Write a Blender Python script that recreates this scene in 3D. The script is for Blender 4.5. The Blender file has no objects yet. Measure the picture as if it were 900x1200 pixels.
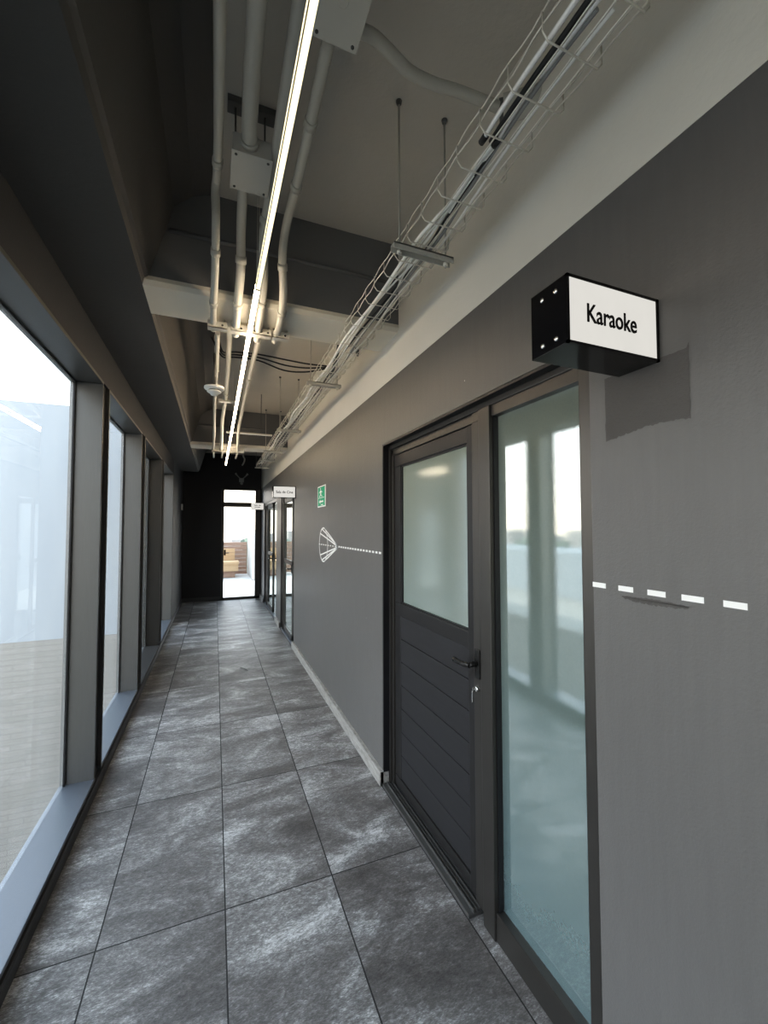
import bpy, bmesh, math, random
from mathutils import Vector, Matrix
random.seed(7)
scn = bpy.context.scene
col = scn.collection
PI = math.pi

# ------------------------------------------------------------------ camera
H = 1.56
FPX = 487.917
ya, pi_, ro = .385346, .0379841, -.00219794
F = Vector((math.sin(ya)*math.cos(pi_), math.cos(ya)*math.cos(pi_), math.sin(pi_)))
R0 = Vector((math.cos(ya), -math.sin(ya), 0)); U0 = R0.cross(F)
R = R0*math.cos(ro) + U0*math.sin(ro)
U = -R0*math.sin(ro) + U0*math.cos(ro)
CAM = Vector((0, 0, H))
cam = bpy.data.cameras.new('camera')
cam.sensor_fit = 'VERTICAL'; cam.sensor_height = 36; cam.sensor_width = 27
cam.lens = FPX*36/1200
cam.clip_start = .01; cam.clip_end = 2000
co = bpy.data.objects.new('camera', cam); col.objects.link(co)
M = Matrix((R, U, -F)).transposed().to_4x4(); M.translation = CAM
co.matrix_world = M
scn.camera = co

def ray(x, y): return F + R*((x-450)/FPX) - U*((y-600)/FPX)
def pz(x, y, z): d = ray(x, y); return CAM + d*((z-H)/d.z)      # image pixel cast from the camera onto a level plane
def px_(x, y, X): d = ray(x, y); return CAM + d*(X/d.x)         # image pixel cast from the camera onto the wall plane
def py_(x, y, Y): d = ray(x, y); return CAM + d*(Y/d.y)

# ------------------------------------------------------------------ materials
class NT:
    def __init__(s, name):
        s.m = bpy.data.materials.new(name); s.m.use_nodes = True
        s.t = s.m.node_tree; s.t.nodes.clear()
        s.out = s.n('ShaderNodeOutputMaterial')
    def n(s, k, **kw):
        o = s.t.nodes.new(k)
        for a, b in kw.items(): setattr(o, a, b)
        return o
    def l(s, a, b): s.t.links.new(a, b)
    def put(s, sock, v):
        if v is None: return
        if hasattr(v, 'is_output') or isinstance(v, bpy.types.NodeSocket): s.l(v, sock)
        else: sock.default_value = v
    def math(s, op, a, b=None, c=None, clamp=False):
        o = s.n('ShaderNodeMath', operation=op, use_clamp=clamp)
        s.put(o.inputs[0], a); s.put(o.inputs[1], b); s.put(o.inputs[2], c); return o.outputs[0]
    def mix(s, f, a, b):
        o = s.n('ShaderNodeMix', data_type='RGBA')
        s.put(o.inputs[0], f); s.put(o.inputs[6], a); s.put(o.inputs[7], b); return o.outputs[2]
    def coord(s): return s.n('ShaderNodeTexCoord').outputs['Object']
    def mapping(s, v, sc=(1, 1, 1), rot=(0, 0, 0), loc=(0, 0, 0)):
        o = s.n('ShaderNodeMapping'); s.l(v, o.inputs[0])
        o.inputs['Scale'].default_value = sc; o.inputs['Rotation'].default_value = rot; o.inputs['Location'].default_value = loc
        return o.outputs[0]
    def noise(s, v, sc, det=4, rough=.5, dist=0):
        o = s.n('ShaderNodeTexNoise'); s.l(v, o.inputs['Vector'])
        o.inputs['Scale'].default_value = sc; o.inputs['Detail'].default_value = det
        o.inputs['Roughness'].default_value = rough; o.inputs['Distortion'].default_value = dist
        return o.outputs[0]
    def ramp(s, f, pts):
        o = s.n('ShaderNodeValToRGB'); s.l(f, o.inputs[0]); e = o.color_ramp.elements
        while len(e) < len(pts): e.new(.5)
        for q, (p, c) in zip(e, pts):
            q.position = p; q.color = (c, c, c, 1) if isinstance(c, (int, float)) else (*c, 1)
        return o.outputs[0]
    def bump(s, h, st, d=.01):
        o = s.n('ShaderNodeBump'); s.l(h, o.inputs['Height'])
        o.inputs['Strength'].default_value = st; o.inputs['Distance'].default_value = d
        return o.outputs[0]
    def bsdf(s, c, r=.5, metal=0., spec=.5, nrm=None, **kw):
        o = s.n('ShaderNodeBsdfPrincipled')
        s.put(o.inputs['Base Color'], (*c, 1) if isinstance(c, tuple) and len(c) == 3 else c)
        s.put(o.inputs['Roughness'], r); s.put(o.inputs['Metallic'], metal)
        s.put(o.inputs['Specular IOR Level'], spec); s.put(o.inputs['Normal'], nrm)
        for k, v in kw.items(): s.put(o.inputs[k.replace('_', ' ')], v)
        s.l(o.outputs[0], s.out.inputs[0]); return o

def paint(name, c, r=.6, var=.12, bump=.25, sc=90, spec=.4):
    t = NT(name); v = t.coord()
    a = t.noise(v, 1.6, 5, .6); f = t.math('MULTIPLY_ADD', a, 2*var, 1-var)
    vm = t.n('ShaderNodeVectorMath', operation='SCALE'); vm.inputs[0].default_value = c; t.l(f, vm.inputs['Scale'])
    b = t.noise(v, sc, 3, .6)
    t.bsdf(vm.outputs[0], r, 0, spec, t.bump(b, bump, .004)); return t.m
def metal(name, c, r=.35, m=1., aniso=False, bump=.05, var=.1):
    t = NT(name); v = t.coord()
    a = t.noise(t.mapping(v, (30, 30, 2)), 4, 4, .6)
    vm = t.n('ShaderNodeVectorMath', operation='SCALE'); vm.inputs[0].default_value = c
    t.l(t.math('MULTIPLY_ADD', a, 2*var, 1-var), vm.inputs['Scale'])
    t.bsdf(vm.outputs[0], t.math('MULTIPLY_ADD', a, .15, r-.07), m, .5, t.bump(a, bump, .002)); return t.m
def emit(name, c, s):
    t = NT(name); e = t.n('ShaderNodeEmission'); e.inputs[0].default_value = (*c, 1)
    v = t.noise(t.coord(), 30, 2); t.l(t.math('MULTIPLY_ADD', v, s*.06, s*.97), e.inputs[1])
    t.l(e.outputs[0], t.out.inputs[0]); return t.m

MT = {}
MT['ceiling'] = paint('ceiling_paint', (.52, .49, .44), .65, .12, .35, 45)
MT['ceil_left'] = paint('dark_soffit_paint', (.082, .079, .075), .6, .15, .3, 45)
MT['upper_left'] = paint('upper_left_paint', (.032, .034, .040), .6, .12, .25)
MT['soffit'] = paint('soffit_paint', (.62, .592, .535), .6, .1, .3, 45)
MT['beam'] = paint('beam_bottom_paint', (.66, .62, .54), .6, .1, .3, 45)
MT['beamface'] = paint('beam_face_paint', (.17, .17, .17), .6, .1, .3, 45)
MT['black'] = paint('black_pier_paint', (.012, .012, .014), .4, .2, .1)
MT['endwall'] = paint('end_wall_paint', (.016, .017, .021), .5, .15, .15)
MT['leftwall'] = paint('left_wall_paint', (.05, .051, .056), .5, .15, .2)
MT['pipe'] = paint('conduit_paint', (.46, .445, .40), .45, .08, .1, 60)
MT['pipe_dark'] = paint('dark_conduit_paint', (.10, .10, .095), .5, .1, .1, 60)
MT['box'] = paint('box_paint', (.50, .485, .44), .5, .05, .1, 60)
MT['alu'] = metal('window_aluminium', (.12, .12, .118), .42, .6, bump=.03)
MT['sill'] = metal('sill_aluminium', (.15, .165, .19), .42, .5, bump=.04)
MT['dooralu'] = metal('door_aluminium', (.085, .080, .075), .36, .75, bump=.04)
MT['darkalu'] = metal('dark_door_aluminium', (.032, .031, .032), .4, .5, bump=.05, var=.25)
MT['zinc'] = metal('zinc_wire', (.74, .71, .64), .35, .5, bump=.0)
MT['steel'] = metal('bright_steel', (.8, .8, .78), .22, 1., bump=.02)
MT['tube'] = metal('tube_steel', (.88, .87, .84), .3, .35, bump=0)
MT['cable'] = paint('white_cable', (.88, .87, .82), .35, .05, 0)
MT['cable_grey'] = paint('grey_cable', (.3, .3, .29), .4, .05, 0)
MT['cable_black'] = paint('black_cable', (.02, .02, .02), .4, .05, 0)
MT['plastic_black'] = paint('black_acrylic', (.006, .006, .007), .12, .1, .02, 30)
MT['plastic_white'] = paint('white_plastic', (.8, .79, .75), .4, .03, 0)
MT['white_paint'] = paint('white_wall_paint', (.85, .85, .83), .6, .04, .05)
MT['green'] = paint('green_sign_ink', (.0, .33, .16), .4, .03, 0)
MT['patch'] = paint('touch_up_paint', (.087, .082, .078), .75, .12, .5, 120)
MT['handle'] = metal('black_handle_metal', (.02, .02, .02), .28, .4)
MT['baseb'] = None

def wall_mat():
    t = NT('right_wall_paint'); v = t.coord()
    a = t.noise(v, 1.2, 5, .6); c = t.noise(t.mapping(v, (1, 14, 1.1)), 3, 3, .6)
    f = t.math('MULTIPLY_ADD', a, .2, .9); f = t.math('MULTIPLY', f, t.math('MULTIPLY_ADD', c, .16, .92))
    vm = t.n('ShaderNodeVectorMath', operation='SCALE'); vm.inputs[0].default_value = (.118, .114, .111); t.l(f, vm.inputs['Scale'])
    sp = t.n('ShaderNodeTexVoronoi'); t.l(v, sp.inputs['Vector']); sp.inputs['Scale'].default_value = 5.5
    m = t.math('LESS_THAN', sp.outputs['Distance'], .016)
    cc = t.mix(m, vm.outputs[0], (.45, .45, .44, 1))
    b = t.noise(v, 160, 3, .6); b2 = t.noise(v, 7, 2, .5)
    h = t.math('ADD', b, t.math('MULTIPLY', b2, 1.5))
    t.bsdf(cc, .42, 0, .45, t.bump(h, .25, .003)); return t.m
MT['wall'] = wall_mat()

def floor_mat():
    t = NT('slate_tiles'); v = t.coord(); s = t.n('ShaderNodeSeparateXYZ'); t.l(v, s.inputs[0])
    u = t.math('DIVIDE', t.math('SUBTRACT', s.outputs[0], .0577), .4485)
    w = t.math('DIVIDE', t.math('SUBTRACT', s.outputs[1], 1.8811), .8778)
    def edge(q, size, g):
        fr = t.math('FRACT', q); d = t.math('MINIMUM', fr, t.math('SUBTRACT', 1, fr))
        return t.math('LESS_THAN', t.math('MULTIPLY', d, size), g)
    gr = t.math('MAXIMUM', edge(u, .4485, .0026), edge(w, .8778, .0026))
    cb = t.n('ShaderNodeCombineXYZ'); t.l(t.math('FLOOR', u), cb.inputs[0]); t.l(t.math('FLOOR', w), cb.inputs[1])
    wn = t.n('ShaderNodeTexWhiteNoise', noise_dimensions='3D'); t.l(cb.outputs[0], wn.inputs['Vector'])
    sc = t.n('ShaderNodeVectorMath', operation='SCALE'); t.l(wn.outputs['Color'], sc.inputs[0]); sc.inputs['Scale'].default_value = 9
    ad = t.n('ShaderNodeVectorMath', operation='ADD'); t.l(v, ad.inputs[0]); t.l(sc.outputs[0], ad.inputs[1])
    p = t.mapping(ad.outputs[0], (1.0, 2.2, 1), (0, 0, math.radians(-38)))
    n1 = t.noise(p, 2.0, 8, .62, .9)          # cloudy veins
    n2 = t.noise(p, 32, 6, .85, .2)           # grainy cleft
    n3 = t.noise(t.mapping(ad.outputs[0], (1, 3.0, 1), (0, 0, math.radians(-38))), 90, 4, .75)
    k = t.math('ADD', t.math('MULTIPLY', n1, .46), t.math('ADD', t.math('MULTIPLY', n2, .42), t.math('MULTIPLY', n3, .28)))
    k = t.math('ADD', k, t.math('MULTIPLY', t.math('SUBTRACT', wn.outputs['Value'], .5), .035))
    c = t.ramp(k, [(.44, (.062, .056, .054)), (.55, (.135, .125, .121)), (.62, (.25, .24, .235)), (.71, (.68, .68, .69))])
    c = t.mix(gr, c, (.028, .027, .027, 1))
    ht = t.math('SUBTRACT', t.math('ADD', t.math('MULTIPLY', n2, .8), t.math('ADD', t.math('MULTIPLY', n1, 1.2), t.math('MULTIPLY', n3, .35))), t.math('MULTIPLY', gr, .9))
    r = t.math('MULTIPLY_ADD', n2, .25, .27)
    r = t.math('MAXIMUM', r, t.math('MULTIPLY', gr, .8))
    t.bsdf(c, r, 0, .5, t.bump(ht, .55, .006)); return t.m
MT['floor'] = floor_mat()

def baseb_mat():
    t = NT('skirting_tile'); v = t.coord()
    n = t.noise(t.mapping(v, (4, 1, 4)), 14, 6, .7)
    t.bsdf(t.ramp(n, [(.3, (.17, .16, .15)), (.7, (.42, .41, .39))]), .45, 0, .5, t.bump(n, .3, .003)); return t.m
MT['baseb'] = baseb_mat()

def frosted(name, base, refl, rough, bst, bsc, wob=0.):
    t = NT(name); v = t.coord()
    s = t.n('ShaderNodeSeparateXYZ'); t.l(v, s.inputs[0])
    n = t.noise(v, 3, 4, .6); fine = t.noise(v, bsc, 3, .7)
    g = t.math('DIVIDE', s.outputs[2], 2.0, clamp=True)  # reflected tone put into the pane colour: bluer and darker low, warmer high
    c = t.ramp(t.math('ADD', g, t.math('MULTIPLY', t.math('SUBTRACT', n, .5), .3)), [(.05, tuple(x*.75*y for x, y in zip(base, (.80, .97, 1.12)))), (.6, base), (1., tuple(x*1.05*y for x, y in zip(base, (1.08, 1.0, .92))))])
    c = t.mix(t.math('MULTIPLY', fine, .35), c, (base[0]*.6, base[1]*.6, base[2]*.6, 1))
    b = t.bump(t.math('ADD', fine, t.math('MULTIPLY', t.noise(v, bsc*.22, 3, .6), wob)), bst, .002)
    d = t.n('ShaderNodeBsdfDiffuse'); t.l(c, d.inputs[0])
    gl = t.n('ShaderNodeBsdfGlossy'); gl.inputs['Roughness'].default_value = rough; t.l(b, gl.inputs['Normal'])
    gl.inputs[0].default_value = (.93, 1, .98, 1)
    mx = t.n('ShaderNodeMixShader'); t.put(mx.inputs[0], refl); t.l(d.outputs[0], mx.inputs[1]); t.l(gl.outputs[0], mx.inputs[2])
    t.l(mx.outputs[0], t.out.inputs[0]); return t.m
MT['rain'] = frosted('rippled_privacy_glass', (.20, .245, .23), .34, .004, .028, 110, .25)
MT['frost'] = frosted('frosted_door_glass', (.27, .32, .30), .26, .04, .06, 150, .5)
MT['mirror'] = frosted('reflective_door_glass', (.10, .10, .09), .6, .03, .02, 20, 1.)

def clear_glass(name, tint, refl_scale=1.):
    t = NT(name)
    tr = t.n('ShaderNodeBsdfTransparent'); tr.inputs[0].default_value = (*tint, 1)
    gl = t.n('ShaderNodeBsdfGlossy'); gl.inputs['Roughness'].default_value = .01
    fr = t.n('ShaderNodeFresnel'); fr.inputs[0].default_value = 1.45
    sm = t.noise(t.coord(), 2, 3)
    mx = t.n('ShaderNodeMixShader')
    t.l(t.math('MULTIPLY', fr.outputs[0], t.math('MULTIPLY_ADD', sm, .2, refl_scale-.1)), mx.inputs[0])
    t.l(tr.outputs[0], mx.inputs[1]); t.l(gl.outputs[0], mx.inputs[2]); t.l(mx.outputs[0], t.out.inputs[0]); return t.m
MT['glass'] = clear_glass('clear_glass', (.93, .96, .98))

def dirty_film(name):                       # thin film of dust on the panes
    t = NT(name); tr = t.n('ShaderNodeBsdfTransparent'); d = t.n('ShaderNodeBsdfTranslucent')
    d.inputs[0].default_value = (.8, .83, .84, 1)
    n = t.noise(t.mapping(t.coord(), (3, 3, .4)), 3, 4, .6)
    mx = t.n('ShaderNodeMixShader'); t.l(t.math('MULTIPLY_ADD', n, .12, .02), mx.inputs[0])
    t.l(tr.outputs[0], mx.inputs[1]); t.l(d.outputs[0], mx.inputs[2]); t.l(mx.outputs[0], t.out.inputs[0]); return t.m
MT['film'] = dirty_film('dust_film')

def neighbour_mat():
    t = NT('neighbour_facade'); v = t.coord(); s = t.n('ShaderNodeSeparateXYZ'); t.l(v, s.inputs[0])
    br = t.n('ShaderNodeTexBrick'); t.l(t.mapping(v, (1, 1, 1), (PI/2, 0, 0)), br.inputs['Vector'])
    br.inputs['Scale'].default_value = 1; br.inputs['Brick Width'].default_value = .42; br.inputs['Row Height'].default_value = .095
    br.inputs['Mortar Size'].default_value = .008; br.inputs['Color1'].default_value = (.27, .25, .225, 1)
    br.inputs['Color2'].default_value = (.24, .225, .2, 1); br.inputs['Mortar'].default_value = (.205, .192, .172, 1)
    low = t.math('LESS_THAN', s.outputs[2], -.375)
    n = t.noise(t.mapping(v, (1, 1, .15)), 2.2, 4, .5)
    pl = t.ramp(n, [(.3, (.30, .335, .375)), (.7, (.345, .38, .41))])
    sm = t.math('LESS_THAN', t.math('ABSOLUTE', t.math('SUBTRACT', s.outputs[2], 2.40)), .014)
    pl = t.mix(t.math('MULTIPLY', sm, .35), pl, (.3, .33, .37, 1))
    t.bsdf(t.mix(low, pl, br.outputs[0]), .7, 0, .3); return t.m
MT['neigh'] = neighbour_mat()
def plank_mat(name, c, sx, sz):
    t = NT(name); v = t.coord(); n = t.noise(t.mapping(v, (sx, sx, sz)), 3, 5, .6)
    t.bsdf(t.ramp(n, [(.3, tuple(x*.75 for x in c)), (.7, c)]), .55, 0, .4, t.bump(n, .2, .003)); return t.m
MT['wood'] = plank_mat('weathered_boards', (.42, .27, .20), 1, 18)
MT['wood_light'] = plank_mat('light_wood', (.62, .42, .24), 1, 18)
MT['panel'] = plank_mat('dark_door_planks', (.02, .02, .023), 2, 14)
MT['lowroof'] = paint('low_roof_gravel', (.28, .27, .25), .9, .1, .1, 5)
MT['terrace'] = paint('terrace_concrete', (.6, .59, .57), .8, .08, .1, 20)
MT['ground'] = paint('ground_far', (.17, .165, .15), .9, .2, .1, 1)
MT['parapet'] = paint('parapet_grey', (.30, .33, .36), .8, .1, .1, 10)
MT['tree'] = paint('far_trees', (.10, .13, .10), .9, .4, .1, 1)
MT['city'] = paint('far_buildings', (.35, .33, .32), .9, .3, .1, 1)
MT['led'] = emit('led_diffuser_far', (1., .80, .56), 16)
MT['led2'] = emit('led_diffuser_near', (1., .85, .50), 1.15)
MT['signface'] = emit('sign_face', (1., .97, .90), .40)

# ------------------------------------------------------------------ mesh helpers
def box(bm, a, b, bev=0):
    x0, x1 = sorted((a[0], b[0])); y0, y1 = sorted((a[1], b[1])); z0, z1 = sorted((a[2], b[2]))
    r = bmesh.ops.create_cube(bm, size=1)
    for v in r['verts']:
        v.co = Vector(((x0+x1)/2+v.co.x*(x1-x0), (y0+y1)/2+v.co.y*(y1-y0), (z0+z1)/2+v.co.z*(z1-z0)))
    if bev:
        es = list({e for v in r['verts'] for e in v.link_edges})
        bmesh.ops.bevel(bm, geom=es, offset=bev, segments=2, profile=.6, affect='EDGES')
def tube(bm, pts, r, seg=10, cap=True):
    pts = [Vector(p) for p in pts]; rings = []; n0 = None
    for i, p in enumerate(pts):
        d = (pts[min(i+1, len(pts)-1)] - pts[max(i-1, 0)]).normalized()
        if n0 is None:
            n0 = d.orthogonal().normalized()
        n0 = (n0 - d*n0.dot(d)).normalized(); b = d.cross(n0)
        rr = r[i] if isinstance(r, (list, tuple)) else r
        rings.append([bm.verts.new(p + (n0*math.cos(2*PI*k/seg) + b*math.sin(2*PI*k/seg))*rr) for k in range(seg)])
    for a, b in zip(rings, rings[1:]):
        for k in range(seg):
            f = bm.faces.new((a[k], a[(k+1) % seg], b[(k+1) % seg], b[k])); f.smooth = seg > 4
    if cap:
        bm.faces.new(rings[0][::-1]); bm.faces.new(rings[-1])
def smooth(pts, n=6):
    P = [Vector(p) for p in pts]; out = []
    for i in range(len(P)-1):
        p0 = P[max(i-1, 0)]; p1 = P[i]; p2 = P[i+1]; p3 = P[min(i+2, len(P)-1)]
        for k in range(n):
            t = k/n
            out.append(.5*((2*p1)+(p2-p0)*t+(2*p0-5*p1+4*p2-p3)*t*t+(3*p1-p0-3*p2+p3)*t**3))
    out.append(P[-1]); return out
def lathe(bm, prof, c, axis='Z', seg=32):
    rings = []
    for r, h in prof:
        ring = []
        for k in range(seg):
            a = 2*PI*k/seg; u, v = r*math.cos(a), r*math.sin(a)
            q = {'Z': (u, v, h), 'X': (h, u, v), 'Y': (u, h, v)}[axis]
            ring.append(bm.verts.new(Vector(c)+Vector(q)))
        rings.append(ring)
    for a, b in zip(rings, rings[1:]):
        for k in range(seg):
            f = bm.faces.new((a[k], a[(k+1) % seg], b[(k+1) % seg], b[k])); f.smooth = True
    bm.faces.new(rings[0]); bm.faces.new(rings[-1])
def prism(bm, poly, axis, a, b):
    """poly: 2d points; extruded along axis from a to b"""
    def P(u, v, w): return {'Y': (u, w, v), 'X': (w, u, v), 'Z': (u, v, w)}[axis]
    A = [bm.verts.new(P(u, v, a)) for u, v in poly]; B = [bm.verts.new(P(u, v, b)) for u, v in poly]
    bm.faces.new(A); bm.faces.new(B[::-1])
    n = len(poly)
    for i in range(n): bm.faces.new((A[i], B[i], B[(i+1) % n], A[(i+1) % n]))
def BM(): return bmesh.new()
def obj(name, bm, m, parent=None, loc=None):
    bmesh.ops.recalc_face_normals(bm, faces=bm.faces)
    me = bpy.data.meshes.new(name)
    if loc is None and parent is None:
        loc = Vector((0, 0, 0))
    if parent is not None: loc = Vector(parent.get('_org', (0, 0, 0)))
    loc = Vector(loc)
    bmesh.ops.translate(bm, verts=bm.verts, vec=-loc)
    bm.to_mesh(me); bm.free(); me.materials.append(MT[m])
    o = bpy.data.objects.new(name, me); col.objects.link(o)
    if parent is not None: o.parent = parent
    else: o.location = loc
    o['_org'] = tuple(loc)
    return o
def tag(o, label=None, cat=None, group=None, kind=None):
    for k, v in (('label', label), ('category', cat), ('group', group), ('kind', kind)):
        if v: o[k] = v
    return o
def thing(name, label, cat, loc=(0, 0, 0), group=None, kind=None):
    o = bpy.data.objects.new(name, None); col.objects.link(o); o.location = loc; o.empty_display_size = .1
    o['_org'] = tuple(loc); return tag(o, label, cat, group, kind)
def pane(name, y0, y1, z0, z1, x, m, parent):
    def q(b): b.faces.new([b.verts.new(p) for p in ((x, y0, z0), (x, y1, z0), (x, y1, z1), (x, y0, z1))])
    return one(name, q, m, parent)
def pane_y(name, x0, x1, z0, z1, y, m, parent):
    def q(b): b.faces.new([b.verts.new(p) for p in ((x0, y, z0), (x1, y, z0), (x1, y, z1), (x0, y, z1))])
    return one(name, q, m, parent)
def one(name, fn, m, parent=None, loc=None):
    bm = BM(); fn(bm); return obj(name, bm, m, parent, loc)
def bx(name, a, b, m, parent=None, bev=0, loc=None):
    return one(name, lambda q: box(q, a, b, bev), m, parent, loc)

# ------------------------------------------------------------------ dimensions (metres)
XL, XG, XR, XD = -.64, -.775, .965, 1.015
ZS, ZC, ZHEAD = 2.688, 3.192, 2.43
Y0, Y1 = -5.0, 9.75
DH = 2.08
OPEN = [(.85, 2.405), (5.53, 6.72), (7.22, 9.1)]

# ------------------------------------------------------------------ shell
tag(bx('floor', (-.80, Y0, -.15), (1.12, Y1+.12, 0), 'floor'), 'dark grey slate look tiled corridor floor', 'floor', kind='structure')

ceil = tag(bx('ceiling', (-.80, Y0, ZC), (1.3, Y1+.12, ZC+.2), 'ceiling'), 'grey painted concrete ceiling above the pipes', 'ceiling', kind='structure')
# left soffit with slanted coffer side
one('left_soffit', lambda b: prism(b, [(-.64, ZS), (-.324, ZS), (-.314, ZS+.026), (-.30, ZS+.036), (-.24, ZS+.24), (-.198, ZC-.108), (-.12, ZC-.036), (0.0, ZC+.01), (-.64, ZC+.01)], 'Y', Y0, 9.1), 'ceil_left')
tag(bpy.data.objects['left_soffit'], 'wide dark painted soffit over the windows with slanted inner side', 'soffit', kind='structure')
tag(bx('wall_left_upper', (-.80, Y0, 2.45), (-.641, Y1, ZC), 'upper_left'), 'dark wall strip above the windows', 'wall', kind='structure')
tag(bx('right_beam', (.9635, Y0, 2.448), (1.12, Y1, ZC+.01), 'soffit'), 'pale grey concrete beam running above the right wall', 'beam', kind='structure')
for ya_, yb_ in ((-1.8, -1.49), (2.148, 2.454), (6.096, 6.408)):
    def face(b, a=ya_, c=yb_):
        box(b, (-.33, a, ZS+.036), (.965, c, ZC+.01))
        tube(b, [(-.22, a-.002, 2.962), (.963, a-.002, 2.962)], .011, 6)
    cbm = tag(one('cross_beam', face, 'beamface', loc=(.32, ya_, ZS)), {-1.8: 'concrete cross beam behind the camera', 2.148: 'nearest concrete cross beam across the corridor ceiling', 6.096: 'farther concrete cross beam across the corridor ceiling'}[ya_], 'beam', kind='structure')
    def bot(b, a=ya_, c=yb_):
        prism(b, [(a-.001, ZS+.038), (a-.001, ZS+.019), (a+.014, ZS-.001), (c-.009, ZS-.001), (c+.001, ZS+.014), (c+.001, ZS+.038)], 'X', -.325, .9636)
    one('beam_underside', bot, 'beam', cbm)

def wr(b):
    ys = Y0
    for a, c in OPEN:
        box(b, (XR, ys, -.02), (1.12, a, 2.448)); box(b, (XR, a, DH), (1.12, c, 2.448)); ys = c
    box(b, (XR, ys, -.02), (1.12, Y1, 2.448))
tag(one('wall_right', wr, 'wall'), 'grey painted corridor wall on the right with door openings', 'wall', kind='structure')

# left wall: piers between windows, apron below
WIN = [(-4.29, -2.99), (-2.81, -1.51), (-1.33, -.03), (.15, 1.45), (1.63, 2.93), (3.11, 4.38), (4.59, 5.93), (6.17, 7.5)]
def wl(b):
    ys = Y0
    for a, c in WIN:
        box(b, (-.80, ys, 0), (-.655, a-.02, ZHEAD+.02)); ys = c+.02
        box(b, (-.80, a-.02, 0), (-.665, c+.02, .085))
    box(b, (-.80, ys, 0), (-.645, ys+.12, ZHEAD+.02))
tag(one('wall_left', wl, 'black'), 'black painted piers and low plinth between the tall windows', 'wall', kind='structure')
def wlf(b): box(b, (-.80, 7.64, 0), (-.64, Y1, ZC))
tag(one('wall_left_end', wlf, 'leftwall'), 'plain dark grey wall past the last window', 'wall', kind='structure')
def bl(b):
    prism(b, [(-.66, 0), (-.628, 0), (-.628, .05), (-.634, .058), (-.66, .058)], 'Y', Y0, Y1)
tag(one('baseboard_left', bl, 'leftwall'), 'low dark skirting under the windows', 'skirting', kind='structure')
def br_(b):
    ys = Y0
    for a, c in OPEN+[(Y1, Y1)]:
        if a-.001 > ys: box(b, (.94, ys, 0), (XR+.002 if False else .966, a, .085), .003)
        if a-.001 > ys and c != a: box(b, (.94, a-.004, 0), (.99, a+.014, .085), .002)
        if ys > Y0 and a > ys: box(b, (.94, ys-.014, 0), (.99, ys+.004, .085), .002)
        ys = c
# the near wall right of the karaoke door has no skirting in view
def br2(b):
    for a, c in ((2.405, 5.53), (6.72, 7.22), (9.1, Y1)):
        box(b, (.94, a-.012, 0), (.967, c+.012, .085), .003)
        for q in (a, c):
            if q < Y1: box(b, (.945, q-.012, 0), (1.0, q+.012, .084), .002)
tag(one('baseboard_right', br2, 'baseb'), 'pale mottled tile skirting along the right wall', 'skirting', kind='structure')

# back wall behind the camera
tag(bx('wall_back', (-.94, Y0-.1, 0), (1.12, Y0, ZC), 'leftwall'), 'plain wall closing the corridor behind', 'wall', kind='structure')

# end wall with its door
EX0, EX1, ETOP = .125, .945, 2.42
def we(b):
    box(b, (-.94, Y1, 0), (-.004, Y1+.12, ZC)); box(b, (.004, Y1, 0), (EX0, Y1+.12, ZC))
    box(b, (-.01, Y1+.01, 0), (.01, Y1+.12, ZC))
    box(b, (EX0, Y1, ETOP), (EX1, Y1+.12, ZC)); box(b, (EX1, Y1, 0), (1.12, Y1+.12, ZC))
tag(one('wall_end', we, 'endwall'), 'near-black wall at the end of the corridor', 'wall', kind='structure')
tag(bx('baseboard_end', (-.63, Y1-.012, 0), (EX0, Y1+.002, .08), 'leftwall', bev=.002), 'dark skirting at the foot of the end wall', 'skirting', kind='structure')

ed = thing('door_4', 'glazed terrace door with transom at the corridor end', 'door', (.53, Y1, 0), kind='structure')
def ef(b):
    y0, y1 = Y1-.005, Y1+.07
    box(b, (EX0, y0, 0), (EX0+.055, y1, ETOP), .003); box(b, (.835, y0, 0), (EX1, y1, ETOP), .003)
    box(b, (EX0, y0, 2.03), (EX1, y1, 2.13), .003); box(b, (EX0, y0, 2.40), (EX1, y1, ETOP+.003), .003)
    box(b, (EX0, y0, 0), (EX1, y1, .05), .003)
one('door_frame', ef, 'dooralu', ed)
pane_y('glass_pane', EX0+.05, .84, .045, 2.035, Y1+.03, 'glass', ed)
pane_y('transom_pane', EX0+.05, .84, 2.125, 2.405, Y1+.03, 'glass', ed)
def eh(b):
    tube(b, [(.205, Y1-.045, 1.02), (.29, Y1-.045, 1.02)], .009, 8); tube(b, [(.21, Y1, 1.02), (.21, Y1-.045, 1.02)], .008, 8)
    box(b, (.185, Y1-.012, .97), (.225, Y1, 1.09), .003)
one('door_handle', eh, 'handle', ed)

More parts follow.
